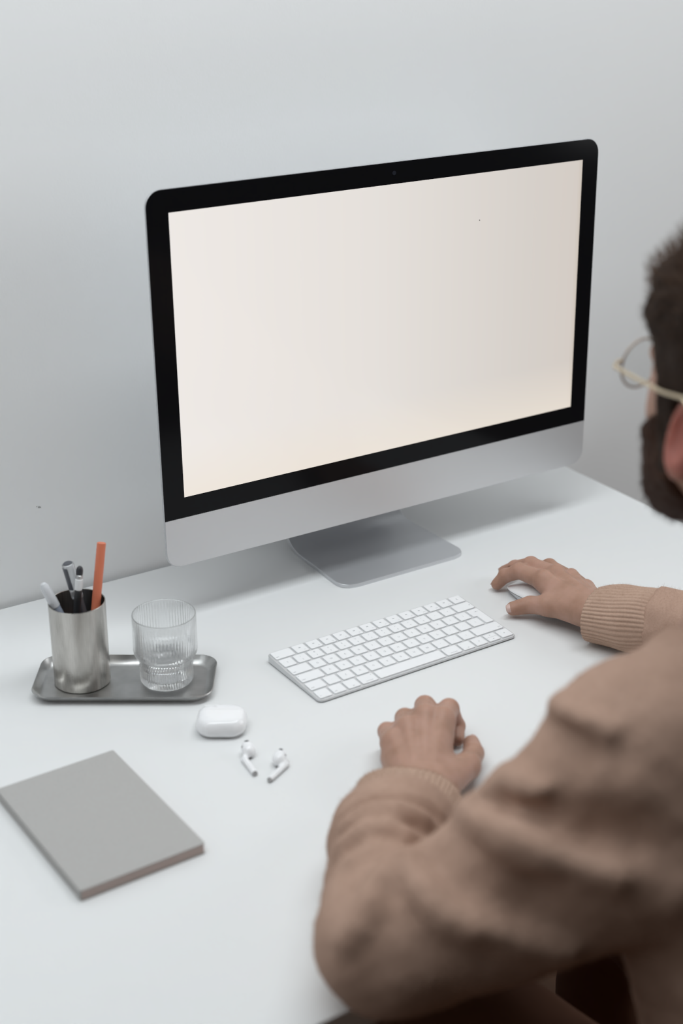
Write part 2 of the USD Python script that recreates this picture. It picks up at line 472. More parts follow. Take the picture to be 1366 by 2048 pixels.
inset = (full - [0, cy]) * [1 - 0.0008 / BW * 2, 1 - 0.0008 / (BT - BB) * 2] + [0, cy]
part('front_glass', panel(ext(clip_loop(inset, True, SPL + 0.0002), -0.0002, 0.0006)), black_glass, comp, smooth=False)
part('chin', panel(ext(clip_loop(inset, False, SPL - 0.0002), -0.0002, 0.0005)), alu_chin, comp, smooth=False)
scr = trimesh.creation.box((0.5967, 0.3356, 0.0004)); scr.apply_translation((0, 0, 0.0008))
disp = part('display', moved(panel(scr), (0, 0, -MC[2])), screen_mat, comp, 'lit blank off-white screen', smooth=False)
UsdGeom.Xformable(disp).AddTranslateOp().Set(Gf.Vec3d(0, 0, MC[2]))
wc = trimesh.creation.cylinder(0.0026, 0.0004, sections=24); wc.apply_translation((0.002, 0.1808, 0.0008))
part('webcam', panel(wc), lens_mat, comp)
sp = trimesh.creation.cylinder(0.0007, 0.0002, sections=12); sp.apply_translation((0.132, 0.1093, 0.0011))
part('screen_speck', panel(sp), seam_dark, comp)
# stand: a bent sheet, foot then bend then neck
FY0, FYB = 0.1615 - MC[1], 0.338 - MC[1]
prof = [(FY0, 0.0), (FYB - 0.055, 0.0)]
for a in np.radians(np.linspace(10, 100, 10)):
    prof.append((FYB - 0.055 + 0.05 * math.sin(a), 0.05 - 0.05 * math.cos(a)))
prof.append((0.045, 0.30))
prof = np.array(prof)
seg = np.concatenate([[0], np.cumsum(np.linalg.norm(np.diff(prof, axis=0), axis=1))])
S = np.concatenate([np.linspace(0, 0.022, 9), np.linspace(0.03, seg[-1], 46)])
py = np.interp(S, seg, prof[:, 0]); pz = np.interp(S, seg, prof[:, 1])
ty = np.gradient(py, S); tz = np.gradient(pz, S); tn = np.hypot(ty, tz); ty /= tn; tz /= tn
hw = np.interp(S, [0, 0.1, 0.2, seg[-1]], [0.0985, 0.0955, 0.0885, 0.072])
rc = 0.021
hw = hw - np.where(S < rc, rc - np.sqrt(np.maximum(rc ** 2 - (rc - S) ** 2, 0)), 0)
T, bb = 0.0052, 0.0006
loops = []
for k in range(len(S)):
    o = V(0, py[k], pz[k]); nrm = V(0, -tz[k], ty[k]); w = hw[k]
    ring = [(-w + bb, 0), (w - bb, 0), (w, bb), (w, T - bb), (w - bb, T), (-w + bb, T), (-w, T - bb), (-w, bb)]
    loops.append(np.array([o + V(a, 0, 0) + nrm * b for a, b in ring]))
stm = loft(loops); stm.invert() if stm.volume < 0 else None
part('stand', stm, alu, comp, 'silver bent metal stand', smooth=25)

# ------------------------------------------------------------------ keyboard
kb = thing('keyboard', 'slim silver keyboard with white keys lying before the screen', 'keyboard', (0, 0, 0), 0.0141)
KW, KD = 0.2789, 0.1149
ktilt = math.atan2(0.0109 - 0.0041, KD)


def ktop(y, base=0.0):
    return 0.0038 + (y + KD / 2) / KD * (0.0100 - 0.0038) + base


o = rr(KW, KD, 0.0065, 7)
kl = []
for d, top, off in ((0.0012, 0, 0.0009), (0.0004, 0, 0.0012), (0.0, 0, 0.0018), (0.0, 1, -0.0008), (0.0003, 1, -0.0002), (0.0009, 1, 0.0)):
    q = o * [1 - 2 * d / KW, 1 - 2 * d / KD]
    kl.append(at_z(q, ktop(q[:, 1]) + off if top else off))
part('body', loft(kl), alu_kb, kb)
U, RP, GAP = 0.01905, 0.0187, 0.0030
rows = [
    [('esc', 1.5)] + [('F%d' % i, 1) for i in range(1, 13)] + [('_eject', 1)],
    [('§', 1)] + [(c, 1) for c in '1234567890-='] + [('_bksp', 1.5)],
    [('_tab', 1.5)] + [(c, 1) for c in 'QWERTYUIOP[]'] + [('_enter', 1)],
    [('_caps', 1.75)] + [(c, 1) for c in "ASDFGHJKL;'\\"],
    [('_shift', 1.25)] + [(c, 1) for c in '`ZXCVBNM,./'] + [('_rshift', 2.25)],
    [('fn', 1), ('ctrl', 1), ('alt', 1), ('cmd', 1.25), ('_space', 5), ('cmd', 1.25), ('alt', 1), ('_left', 1), ('_updown', 1), ('_right', 1)],
]
RK = rotx(ktilt)
_txt = {}


def text(t, h):
    if (t, h) not in _txt:
        m = meshkit.text_mesh(t, h, 0.00006)
        b = m.bounds; m.apply_translation((-(b[0, 0] + b[1, 0]) / 2, -(b[0, 1] + b[1, 1]) / 2, 0))
        _txt[(t, h)] = m
    return _txt[(t, h)].copy()


def tri_mark(a, s):
    m = trimesh.creation.extrude_polygon(__import__('shapely').geometry.Polygon([(s, 0), (-s * 0.6, s * 0.75), (-s * 0.6, -s * 0.75)]), 0.00006, engine='earcut')
    return moved(m, (0, 0, 0), rotz(a))


def bar(w, h, x=0, y=0):
    m = trimesh.creation.box((w, h, 0.00006)); m.apply_translation((x, y, 0.00003)); return m


shift_num = dict(zip('1234567890', '!@£$%^&*()'))
for r, row in enumerate(rows):
    x = -14.5 * U / 2
    yc = (2.5 - r) * RP
    for name, wu in row:
        kx = x + wu * U / 2; x += wu * U
        w = wu * U - GAP; hgt = RP - GAP
        if name == '_enter':
            P = [(-w / 2, hgt / 2), (-w / 2, -hgt / 2), (w / 2 - 0.75 * U + GAP, -hgt / 2), (w / 2 - 0.75 * U + GAP, -hgt / 2 - RP), (w / 2, -hgt / 2 - RP), (w / 2, hgt / 2)]
            from shapely.geometry import Polygon
            g = Polygon(P).buffer(-0.0013).buffer(0.0013, quad_segs=3)
            km = cat(ext(g, 0, 0.0014), ext(g.buffer(-0.0003), 0.0014, 0.0016))
        else:
            km = slab(w, hgt, 0.0014, 0, 0.0016, 0.00035, 4, 2)
        pos = (kx, yc, ktop(yc) - 0.0001)
        kp = part('key', moved(km, pos, RK), key_mat, kb, smooth=30)
        lg = []
        zt = 0.00162
        if name == '_bksp' or name == '_left':
            lg = [moved(tri_mark(math.pi, 0.0013), (w / 2 - 0.003 if name == '_bksp' else 0, 0, 0))]
        elif name == '_right':
            lg = [tri_mark(0, 0.0013)]
        elif name == '_updown':
            lg = [moved(tri_mark(math.pi / 2, 0.0012), (0, 0.0042, 0)), moved(tri_mark(-math.pi / 2, 0.0012), (0, -0.0042, 0)), bar(w * 0.96, 0.00035)]
        elif name == '_tab':
            lg = [moved(text('tab', 0.0017), (-w / 2 + 0.0035, -0.004, 0))]
        elif name == '_caps':
            lg = [moved(text('caps', 0.0017), (-w / 2 + 0.0042, -0.004, 0)), bar(0.0011, 0.0011, -w / 2 + 0.0022, 0.0045)]
        elif name == '_shift':
            lg = [moved(text('shift', 0.0017), (-w / 2 + 0.004, -0.004, 0))]
        elif name == '_rshift':
            lg = [moved(text('shift', 0.0017), (w / 2 - 0.004, -0.004, 0))]
        elif name == '_enter':
            lg = [moved(tri_mark(math.pi, 0.0012), (0.001, 0.001, 0)), bar(0.0035, 0.0004, 0.003, 0.001)]
        elif name == '_eject':
            lg = [moved(tri_mark(math.pi / 2, 0.0014), (0, 0.0008, 0)), bar(0.0026, 0.0005, 0, -0.0012)]
        elif name == '_space':
            lg = []
        elif name in ('esc', 'fn', 'ctrl'):
            lg = [moved(text(name, 0.0017), (-w / 2 + 0.0038 if name != 'fn' else -w / 2 + 0.003, -0.004, 0))]
        elif name in ('alt', 'cmd'):
            right = kx > 0.02
            s = -1 if right else 1
            lg = [moved(text('alt' if name == 'alt' else 'command', 0.0015), (0, -0.0048, 0)), moved(text('⌥' if False else ('o' if name == 'cmd' else '-'), 0.0017), (s * (w / 2 - 0.003), 0.0045, 0))]
        elif name.startswith('F') and len(name) > 1:
            lg = [moved(text(name, 0.0013), (0.004, -0.0048, 0)), bar(0.0026, 0.0016, -0.0003, 0.001)]
        elif name in shift_num:
            lg = [moved(text(shift_num[name], 0.0021), (0, 0.0033, 0)), moved(text(name, 0.0021), (0, -0.0033, 0))]
        elif len(name) == 1 and not name.isalpha():
            lg = [text(name, 0.0023)]
        else:
            lg = [text(name, 0.0027)]
        if lg:
            part('legend', moved(moved(cat(*lg), (0, 0, zt)), pos, RK), legend_mat, kp, smooth=False)

# ------------------------------------------------------------------ mouse
mouse = thing('computer_mouse', 'low white wireless mouse under the right hand', 'mouse', (0.2275, -0.0015, 0), 0.07)
a = np.linspace(0, 2 * np.pi, 72, endpoint=False)
ex = 2 / 2.6
fx = 0.0285 * np.sign(np.cos(a)) * np.abs(np.cos(a)) ** ex
fy = 0.0567 * np.sign(np.sin(a)) * np.abs(np.sin(a)) ** ex
edge = 0.0052 + 0.0062 * (1 - (fy / 0.0567) ** 2)
foot = [np.column_stack([fx * s, fy * s, np.full(72, z)]) for s, z in ((0.80, 0.0010), (0.84, 0.0014))]
for t in (0.4, 0.8, 1.0):
    foot.append(np.column_stack([fx * (0.84 + 0.155 * t), fy * (0.84 + 0.155 * t), 0.0014 + (edge - 0.0006 - 0.0014) * t ** 1.3]))
part('base', loft(foot), alu, mouse, 'silver underside')
skid = [slab(0.004, 0.07, 0.0018, 0, 0.0012, 0.0003, 4)]
part('glide', cat(moved(skid[0], (-0.015, 0, 0)), moved(skid[0], (0.015, 0, 0))), seam_dark, mouse)
part('seam', loft([np.column_stack([fx * 0.99, fy * 0.99, edge - 0.0008]), np.column_stack([fx * 0.99, fy * 0.99, edge + 0.0002])]), seam_dark, mouse)
sh = [np.column_stack([fx * 0.99, fy * 0.99, edge])]
for s in (1.0, 0.998, 0.985, 0.95, 0.88, 0.76, 0.6, 0.4, 0.2, 0.05):
    top = 0.0216 - 0.0135 * np.abs(fy * s / 0.0567) ** 2.3
    q = np.sqrt(max(1 - s ** 2.4, 0))
    z = edge + 0.0004 + (np.maximum(top, edge) - edge) * q ** 0.9
    sh.append(np.column_stack([fx * s, fy * s, z]))
part('shell', loft(sh), white_gloss, mouse, smooth=50)

# ------------------------------------------------------------------ tray
AX = math.atan2(-0.537, 0.843)
tray = thing('tray', 'small rectangular stainless steel tray with rounded corners and raised rim', 'tray', (-0.2990, 0.0960, 0), AX)
TW, TH = 0.2015, 0.0975
tl = []
for d, z, r in ((0.030, 0.0000, 0.010), (0.0105, 0.0000, 0.015), (0.0090, 0.0004, 0.0165), (0.0062, 0.0022, 0.0185), (0.0028, 0.0062, 0.0205), (0.0005, 0.0095, 0.0215), (0.0, 0.0103, 0.022), (0.0002, 0.0108, 0.022), (0.0008, 0.0109, 0.0215), (0.0012, 0.0105, 0.021),
                (0.0036, 0.0070, 0.0195), (0.0070, 0.0030, 0.0175), (0.0098, 0.0015, 0.0155), (0.0130, 0.0012, 0.013), (0.030, 0.0012, 0.010)):
    tl.append(at_z(rr(TW - 2 * d, TH - 2 * d, r, 9), z))
part('dish', loft(tl), tray_steel, tray, smooth=40)

# ------------------------------------------------------------------ pen cup
cup = thing('pen_cup', 'tall brushed steel cup holding pens at the left end of the tray', 'cup', (-0.338, 0.1275, 0.0012))
CR, CH = 0.0315, 0.1005
part('body', loft(lathe([(CR - 0.004, 0.0), (CR - 0.001, 0.0003), (CR, 0.0015), (CR, CH - 0.0004), (CR - 0.0003, CH), (CR - 0.0009, CH), (CR - 0.0012, CH - 0.0004), (CR - 0.0012, 0.0025), (CR - 0.004, 0.0018), (0.004, 0.0018)], 96)), steel, cup, smooth=30)


def stick(name, label, base, tip, segs, group=None):
    """a pen: segs = list of (part name, material, [(r, s)...] with s metres from the bottom end)"""
    base, tip = V(*base), V(*tip)
    t = thing(name, label, 'pen' if 'pencil' not in name else 'pencil', base, 0, group)
    F = frame(tip - base, (0.3, 1, 0))
    for pn, mt, pr in segs:
        part(pn, moved(loft(lathe(pr, 28)), (0, 0, 0), F), mt, t, smooth=35)
    return t


CB = V(-0.338, 0.1275)


def leg(name, mat, r, s0, s1, b=0.0006):
    return (name, mat, [(r - b, s0), (r, s0 + b), (r, s1 - b), (r - b, s1)])


def pen_pts(rim, ang, h, px, py, pz):
    pass


# tips are the points seen above the rim
zb = 0.0045
stick('pencil', 'thick orange pencil standing tallest in the steel cup', (-0.3385, 0.1090, zb), (-0.3010, 0.1330, 0.1650), [leg('body', orange_mat, 0.0050, 0.012, 0.1630, 0.0005), ('point', white_paint, [(0.0004, 0.0), (0.0046, 0.012)])])
capped = stick('capped_pen', 'clear pen with a dark grey label on its cap leaning in the steel cup', (-0.316, 0.1280, zb), (-0.3417, 0.1380, 0.1475),
      [leg('barrel', smoky_plastic, 0.0054, 0.0, 0.101), leg('cap', clear_plastic, 0.0066, 0.099, 0.142), leg('cap_top', grey_ink, 0.0050, 0.1422, 0.1430, 0.0003)])
stick('pencil', 'black pencil with a white band and dark round eraser in the steel cup', (-0.3550, 0.1185, zb), (-0.3315, 0.1265, 0.1420),
      [leg('body', black_plastic, 0.0040, 0.012, 0.113), ('point', white_paint, [(0.0004, 0.0), (0.0033, 0.012)]), leg('band', white_paint, 0.0042, 0.113, 0.126), leg('ferrule', silver_band, 0.0038, 0.126, 0.1305, 0.0003),
       ('eraser', seam_dark, [(0.0035, 0.1305), (0.0038, 0.132), (0.0038, 0.1365), (0.003, 0.139), (0.0016, 0.1404)])])
stick('marker_pen', 'milky white pen leaning furthest left out of the steel cup', (-0.3265, 0.1170, zb), (-0.3700, 0.1400, 0.1255),
      [leg('barrel', blue_grey_ink, 0.0050, 0.0, 0.102), ('cap', milky_plastic, [(0.0051, 0.1005), (0.0056, 0.1015), (0.0057, 0.11), (0.0054, 0.122), (0.0049, 0.1275), (0.0030, 0.1312), (0.001, 0.1322)])])

# the dark label wraps only the side of the cap turned towards the left
cpb, cpt = V(-0.316, 0.1280, zb), V(-0.3417, 0.1380, 0.1475)
F = frame(cpt - cpb, (0.3, 1, 0))
toward = V(-0.98, 0.10, 0.0)
a0 = math.atan2(toward @ F[:, 1], toward @ F[:, 0])
aa = a0 + np.radians(np.linspace(-62, 62, 15))
lab = []
for z in (0.112, 0.1385):
    o_ = np.column_stack([0.0069 * np.cos(aa), 0.0069 * np.sin(aa), np.full(15, z)]); i_ = np.column_stack([0.0065 * np.cos(aa[::-1]), 0.0065 * np.sin(aa[::-1]), np.full(15, z)])
    lab.append(np.vstack([o_, i_]))
lbm = loft(lab)
part('label', moved(lbm, (0, 0, 0), F), grey_ink, capped, smooth=30)

# ------------------------------------------------------------------ glass and water
GB = (-0.2565, 0.0785, 0.0013)
glass = thing('drinking_glass', 'clear ribbed tumbler with a stepped base standing on the tray', 'glass', GB)
NR = 64
GN = NR * 8
SP = 0.0345
gout = [(0.010, 0.0002), (0.026, 0.0), (0.0285, 0.0008), (0.0297, 0.003), (0.0300, 0.010), (0.0300, SP - 0.004), (0.0306, SP - 0.0015), (0.0335, SP - 0.0003), (0.0352, SP + 0.002), (0.0358, SP + 0.006), (0.0358, 0.070), (0.0357, 0.0825), (0.0354, 0.0838)]
gin = [(0.0346, 0.0838), (0.0342, 0.0828), (0.0341, 0.070), (0.0341, SP + 0.007), (0.0334, SP + 0.0035), (0.0318, SP + 0.0015), (0.0292, SP + 0.000), (0.0282, SP - 0.004), (0.0281, 0.014), (0.0272, 0.0095), (0.024, 0.0075), (0.010, 0.0068)]


def gmod(k, r, a):
    out = k < len(gout)
    z = (gout + gin)[k][1]
    amp = 0.0009 if (out and 0.003 <= z <= 0.081) else 0.0
    return r + amp * (np.abs(np.cos(a * NR / 2)) - 0.8)


part('body', loft(lathe(gout + gin, GN, gmod)), glass_mat, glass, smooth=35)
water = thing('water', 'clear water standing low inside the ribbed tumbler', 'water', (GB[0], GB[1], GB[2]))
WL = 0.030
part('water_body', loft(lathe([(0.010, 0.0070), (0.0239, 0.0077), (0.0271, 0.0097), (0.02798, 0.0141), (0.02798, WL), (0.0278, WL + 0.0002), (0.0272, WL), (0.010, WL - 0.0001)], 96)), water_mat, water, smooth=40)

# ------------------------------------------------------------------ earbuds and their case
CASE = (-0.2540, -0.0475, 0)
case = thing('earbud_case', 'glossy white rounded earbud charging case lying on the desk', 'earbud case', CASE, AX)


def pill(w, h, z0, z1, flat=0.35, n=11):
    loops = []
    hh = (z1 - z0) / 2
    for t in np.linspace(-1, 1, n):
        ang = t * math.pi / 2
        d = hh * (1 - math.cos(ang) ** 0.75); z = (z0 + z1) / 2 + hh * math.sin(ang)
        loops.append(at_z(rr(w - 2 * d, h - 2 * d, max(0.0165 - d * 0.75, 0.004), 9), z))
    return loft(loops)


cs = to_manifold(pill(0.0535, 0.0455, 0.0, 0.0213))
sl = m3.Manifold.cube((0.2, 0.0003, 0.2), True).translate((0, 0.0065, 0.01))
lo_half = m3.Manifold.cube((0.2, 0.1, 0.2), True).translate((0, 0.0065 - 0.05 - 0.00012, 0.01))
hi_half = m3.Manifold.cube((0.2, 0.1, 0.2), True).translate((0, 0.0065 + 0.05 + 0.00012, 0.01))
part('case_body', cs ^ lo_half, white_gloss, case, smooth=40)
part('lid', cs ^ hi_half, white_gloss, case, smooth=40)
hg = slab(0.014, 0.004, 0.0012, 0.0208, 0.0214, 0.0002, 4); hg.apply_translation((-0.012, 0.0155, -0.0001))
part('hinge', moved(hg, (0, -0.002, 0)), white_paint, case)


def bud(label, head, joint, tip, aim, grp):
    head, joint, tip, aim = V(*head), V(*joint), V(*tip), V(*aim)
    aim /= np.linalg.norm(aim)
    base = V(joint[0], joint[1], 0)
    t = thing('earbud', label, 'earbud', base, 0, 'pair of white earbuds beside their case')
    F = frame(aim, (0, 0, 1))

    def f(p):
        d = ell(p, head - base, (0.0072, 0.0068, 0.0085), F)
        d = smin(d, ell(p, head - base + aim * 0.0055, (0.0045, 0.0042, 0.0052), F), 0.004)
        s = cone(p, joint - base, tip - base, 0.0034, 0.0029)
        return smin(d, s, 0.0045)
    lo = np.minimum(np.minimum(head, joint), tip) - base - 0.014; hi = np.maximum(np.maximum(head, joint), tip) - base + 0.014
    m = sdf_mesh(f, lo, hi, 0.00055)
    dz = -m.bounds[0, 2]
    m.apply_translation((0, 0, dz))
    part('body', m, white_gloss, t, smooth=True)
    sd = (tip - joint) / np.linalg.norm(tip - joint)

    def patch(at, nrm, w, h, mat, nm):
        q = trimesh.creation.icosphere(2, 1.0); q.apply_scale((w, h, 0.0007))
        part(nm, moved(q, at - base + V(0, 0, dz), frame(nrm, (0, 0.3, 1))), mat, t, smooth=True)
    sg = aim * 0.62 + V(0, 0, 0.70)
    patch(head + aim * 0.0068 + V(0, 0, 0.0048), sg, 0.0024, 0.0017, dark_mesh, 'speaker_grille')
    patch(head - aim * 0.0068 - V(0, 0, 0.0035), -aim + V(0, 0, -0.4), 0.0026, 0.0016, grey_mesh, 'vent')
    side = np.cross(aim, (0, 0, 1)) * (1 if grp else -1)
    patch(head + side * 0.0062 + V(0, 0, 0.003) + aim * 0.002, side + V(0, 0, 0.5), 0.0011, 0.0011, dark_mesh, 'sensor')
    tc = loft(lathe([(0.0022, -0.0002), (0.0027, 0.0), (0.0026, 0.0016), (0.0012, 0.0019)], 20))
    part('stem_tip', moved(tc, tip - base + V(0, 0, dz) + sd * 0.0016, frame(sd)), chrome, t)


bud('left of the two white earbuds, stem pointing down to the right', (-0.2555, -0.1080, 0.0085), (-0.2640, -0.1150, 0.0045), (-0.2675, -0.1415, 0.0040), (0.25, 0.95, 0.35), 0)
bud('right of the two white earbuds, stem pointing down to the left', (-0.2365, -0.1390, 0.0085), (-0.2330, -0.1465, 0.0045), (-0.2590, -0.1605, 0.0040), (0.70, 0.66, 0.35), 1)

# ------------------------------------------------------------------ notebook
NB = (-0.4362, -0.1371, 0)
book = thing('notebook', 'closed grey softcover notebook with pinkish page edges lying on the desk', 'notebook', NB, 0.03)
NWd, NHt, NT = 0.1265, 0.1925, 0.0118
part('back_cover', moved(slab(NWd, NHt, 0.002, 0, 0.0012, 0.0003, 4)), book_cover, book)
part('pages', moved(slab(NWd - 0.0015, NHt - 0.002, 0.0012, 0.0012, NT - 0.0012, 0.0002, 4), (0.0001, 0, 0)), page_mat, book, 'pinkish paper block')
part('front_cover', slab(NWd, NHt, 0.002, NT - 0.0012, NT, 0.0003, 4), book_cover, book)
part('spine', bx(-NWd / 2 - 0.0004, -NWd / 2 + 0.0008, -NHt / 2 + 0.001, NHt / 2 - 0.001, 0.0004, NT - 0.0004), book_cover, book)

# ------------------------------------------------------------------ person
man = thing('person', 'bearded man in a fuzzy brown sweater and wire glasses sitting at the desk', 'person', (0, -0.6, -ZD))
POFF = V(0, 0.6, ZD)           # person geometry is written in desk coordinates; parts are stored relative to the thing


def ppart(name, mesh, mat, parent=None, label=None, smooth=True):
    if hasattr(mesh, 'to_mesh'):
        mm = mesh.to_mesh(); mesh = trimesh.Trimesh(mm.vert_properties[:, :3], mm.tri_verts, process=False)
    return part(name, moved(mesh, POFF), mat, parent or man, label, smooth)


class Hand:
    pass


RH, LH = Hand(), Hand()
RH.wrist = V(.2225, -.0990, .036)
RH.mcp = [V(.2137, -.0136, .0415), V(.2344, -.0135, .0435), V(.2520, -.0225, .0355), V(.2640, -.0375, .0255)]
RH.pip = [V(.2125, .0310, .0350), V(.2330, .0345, .0370), V(.2545, .0240, .0330), V(.2715, .0010, .0250)]
RH.dip = [V(.2060, .0510, .0220), V(.2290, .0605, .0240), V(.2535, .0470, .022), V(.2725, .0190, .018)]
RH.tip = [V(.1985, .0575, .0095), V(.2255, .0775, .0125), V(.2530, .0620, .013), V(.2760, .0360, .0105)]
RH.thumb = [V(.2095, -.0830, .030), V(.1945, -.0475, .0250), V(.1865, -.0230, .0180), V(.1700, -.0105, .0120)]
RH.elbow = V(.345, -.360, .044)
RH.k, LH.k = 1.09, 1.13
RH.web, LH.web = 0.0045, 0.0075
RH.kn, LH.kn = 0.0075, 0.0070
RH.pad, LH.pad = 0.0065, 0.012
RH.padr, LH.padr = 0.0095, 0.0115
LH.wrist = V(-.163, -.289, .031)
LH.mcp = [V(-.0920, -.2220, .050), V(-.1070, -.2120, .053), V(-.1310, -.2150, .049), V(-.1500, -.2170, .041)]
LH.pip = [V(-.0612, -.1917, .036), V(-.0809, -.1760, .038), V(-.1090, -.1799, .034), V(-.1335, -.1828, .028)]
LH.dip = [V(-.0520, -.1935, .0130), V(-.0740, -.1720, .0130), V(-.1030, -.1760, .0120), V(-.1300, -.1800, .0105)]
LH.tip = [V(-.0620, -.2085, .0090), V(-.0840, -.1880, .0090), V(-.1120, -.1910, .0090), V(-.1390, -.1930, .0090)]
LH.thumb = [V(-.1400, -.2920, .0280), V(-.0970, -.2720, .0220), V(-.0725, -.2500, .0170), V(-.0585, -.2285, .0125)]
LH.elbow = V(-.338, -.480, .057)


def hand_sdf(H, p):
    mid = H.mcp[1]
    fw = mid - H.wrist; fw /= np.linalg.norm(fw)
    d = None
    # palm
    for k, m in enumerate(H.mcp):
        off = (H.mcp[k] - H.mcp[1]) * 0.55
        a = H.wrist + off * 0.75 + V(0, 0, -0.001)
        c = cone(p, a, m + V(0, 0, -0.004), 0.0145, 0.0122 - 0.0006 * k)
        c = smin(c, cone(p, a + V(0, 0, -.006), m + V(0, 0, -H.pad) - fw * 0.012, 0.012, H.padr), 0.008)
        d = c if d is None else smin(d, c, 0.010)
    d = smin(d, cone(p, H.thumb[0], H.thumb[1], 0.0165, 0.0125), 0.014)
    wv = H.elbow - H.wrist; wv /= np.linalg.norm(wv)
    side = np.cross(wv, (0, 0, 1)); side /= np.linalg.norm(side)
    for s in (-1, 1):
        d = smin(d, cone(p, H.wrist + side * 0.011 * s, H.wrist + wv * 0.09 + side * 0.011 * s, 0.0165, 0.021), 0.012)
    for k in range(4):
        q = 0.87 if k == 3 else (0.97 if k == 2 else 1.0)
        q = q * H.k
        r = [0.0108 * q, 0.0094 * q, 0.0080 * q, 0.0069 * q]
        pts = [H.mcp[k] + V(0, 0, -0.002), H.pip[k], H.dip[k], H.tip[k]]
        c = cone(p, pts[0], pts[1], r[0], r[1] * 0.97)
        c = smin(c, cone(p, pts[1], pts[2], r[1] * 0.97, r[2]), 0.002)
        c = smin(c, cone(p, pts[2], pts[3], r[2], r[3]), 0.002)
        for j, pr in ((1, 1.0), (2, 1.0)):          # knuckle swelling
            c = smin(c, np.linalg.norm(p - pts[j] - V(0, 0, 0.0008), axis=1) - r[j] * 0.98, 0.003)
        d = smin(d, c, H.web)
    t = H.thumb
    c = cone(p, t[1], t[2], 0.0125, 0.0108)
    c = smin(c, cone(p, t[2], t[3], 0.0110, 0.0088), 0.002)
    d = smin(d, c, 0.006)
    # tendons and knuckles on the back of the hand
    for k in range(4):
        n = H.mcp[k] + V(0, 0, 0.0030)
        d = smin(d, np.linalg.norm(p - n, axis=1) - H.kn * (1 - 0.1 * k), 0.008)
        d = smin(d, cone(p, H.wrist + (H.mcp[k] - H.mcp[1]) * 0.35 + V(0, 0, 0.012), n + V(0, 0, 0.003), 0.0012, 0.0022), 0.009)
    ul = H.wrist + side * 0.0 + wv * 0.02
    # skin creases over finger joints
    for k in range(4):
        for j, P0 in ((0, H.pip[k]), (1, H.dip[k])):
            ax = (H.dip[k] - H.mcp[k]) if j == 0 else (H.tip[k] - H.pip[k]); ax = ax / np.linalg.norm(ax)
            s = (p - P0) @ ax; w = np.exp(-(np.linalg.norm(p - P0, axis=1) / 0.011) ** 4)
            d = d + 0.00035 * w * np.sin(s * 2 * np.pi / 0.0028)
    return d


def hand_mesh(H):
    P = np.array([H.wrist] + H.mcp + H.pip + H.dip + H.tip + H.thumb)
    wv = H.elbow - H.wrist; wv /= np.linalg.norm(wv)
    P = np.vstack([P, H.wrist + wv * 0.06])
    m = sdf_mesh(lambda p: hand_sdf(H, p), P.min(0) - 0.03, P.max(0) + 0.03, 0.0015)
    return trimesh.smoothing.filter_taubin(m, iterations=4)


# head (local frame: x to his right, y forward, z up), then placed


def head_local(p):
    return (p - HC) @ HR


def cranium(q, g=0.0):
    return ell(q, (0, -0.014, 0.034), (0.0765 + g, 0.098 + g, 0.086 + g))


def jaw(q, g=0.0):
    d = ell(q, (0, 0.034, -0.040), (0.057 + g, 0.056 + g, 0.078 + g))
    for s in (-1, 1):
        d = smin(d, cone(q, (0.057 * s, -0.004, -0.045), (0.021 * s, 0.056, -0.097), 0.018 + g, 0.017 + g), 0.02)
    return smin(d, ell(q, (0, 0.072, -0.098), (0.022 + g, 0.018 + g, 0.017 + g)), 0.02)


def skull(q):
    d = smin(cranium(q), jaw(q), 0.035)
    for s_ in (-1, 1):
        d = smin(d, ell(q, (0.042 * s_, 0.051, -0.022), (0.018, 0.020, 0.022)), 0.015)          # cheekbone
        d = smin(d, ell(q, (0.0485 * s_, 0.038, 0.010), (0.0160, 0.026, 0.040)), 0.012)          # temple
    return d


NECK = V(-.012, -.548, .245)


def head_sdf(p):
    q = head_local(p)
    d = skull(q)
    d = smin(d, cone(q, (0, 0.092, 0.016), (0, 0.112, -0.030), 0.0065, 0.0105), 0.012)
    for s in (-1, 1):
        d = smin(d, cone(q, (0.012 * s, 0.0835, 0.024), (0.042 * s, 0.073, 0.022), 0.009, 0.008), 0.012)
        d = smin(d, ell(q, (0.011 * s, 0.101, -0.034), (0.0075, 0.009, 0.007)), 0.006)
        d = smax(d, -ell(q, (0.031 * s, 0.094, 0.004), (0.017, 0.014, 0.011)), 0.008)
        d = smin(d, np.linalg.norm(q - V(0.031 * s, 0.073, 0.003), axis=1) - 0.0125, 0.003)
        # ear
        E = roty(-0.22 * s) @ rotz(-0.15 * s)
        e = ell(q, (0.0800 * s, -0.016, -0.016), (0.0095, 0.0200, 0.036), E)
        e = smax(e, -ell(q, (0.0890 * s, -0.011, -0.014), (0.009, 0.0115, 0.022), E), 0.005)
        d = smin(d, e, 0.007)
    for dz, r in ((-0.0575, 0.0055), (-0.066, 0.0062)):
        d = smin(d, cone(q, (-0.019, 0.0855, dz), (0.019, 0.0855, dz), r, r), 0.006)
    nk = cone(p, HC + HR @ V(0, -0.030, -0.050), NECK, 0.056, 0.062)
    d = smin(d, nk, 0.03)
    d = smin(d, cone(p, NECK + V(0, 0.0, 0.0), NECK + V(0.004, -.03, -.06), 0.062, 0.085), 0.03)
    return d


SHL, SHR = V(-.168, -.5545, .212), V(.170, -.555, .212)
MIDL = V(-.2388, -.5277, .140)
HIP = V(0.0, -.700, -.235)
KNL, KNR = V(-.14, -.27, -.235), V(.15, -.26, -.235)
ANL, ANR = V(-.14, -.24, -.65), V(.16, -.22, -.65)


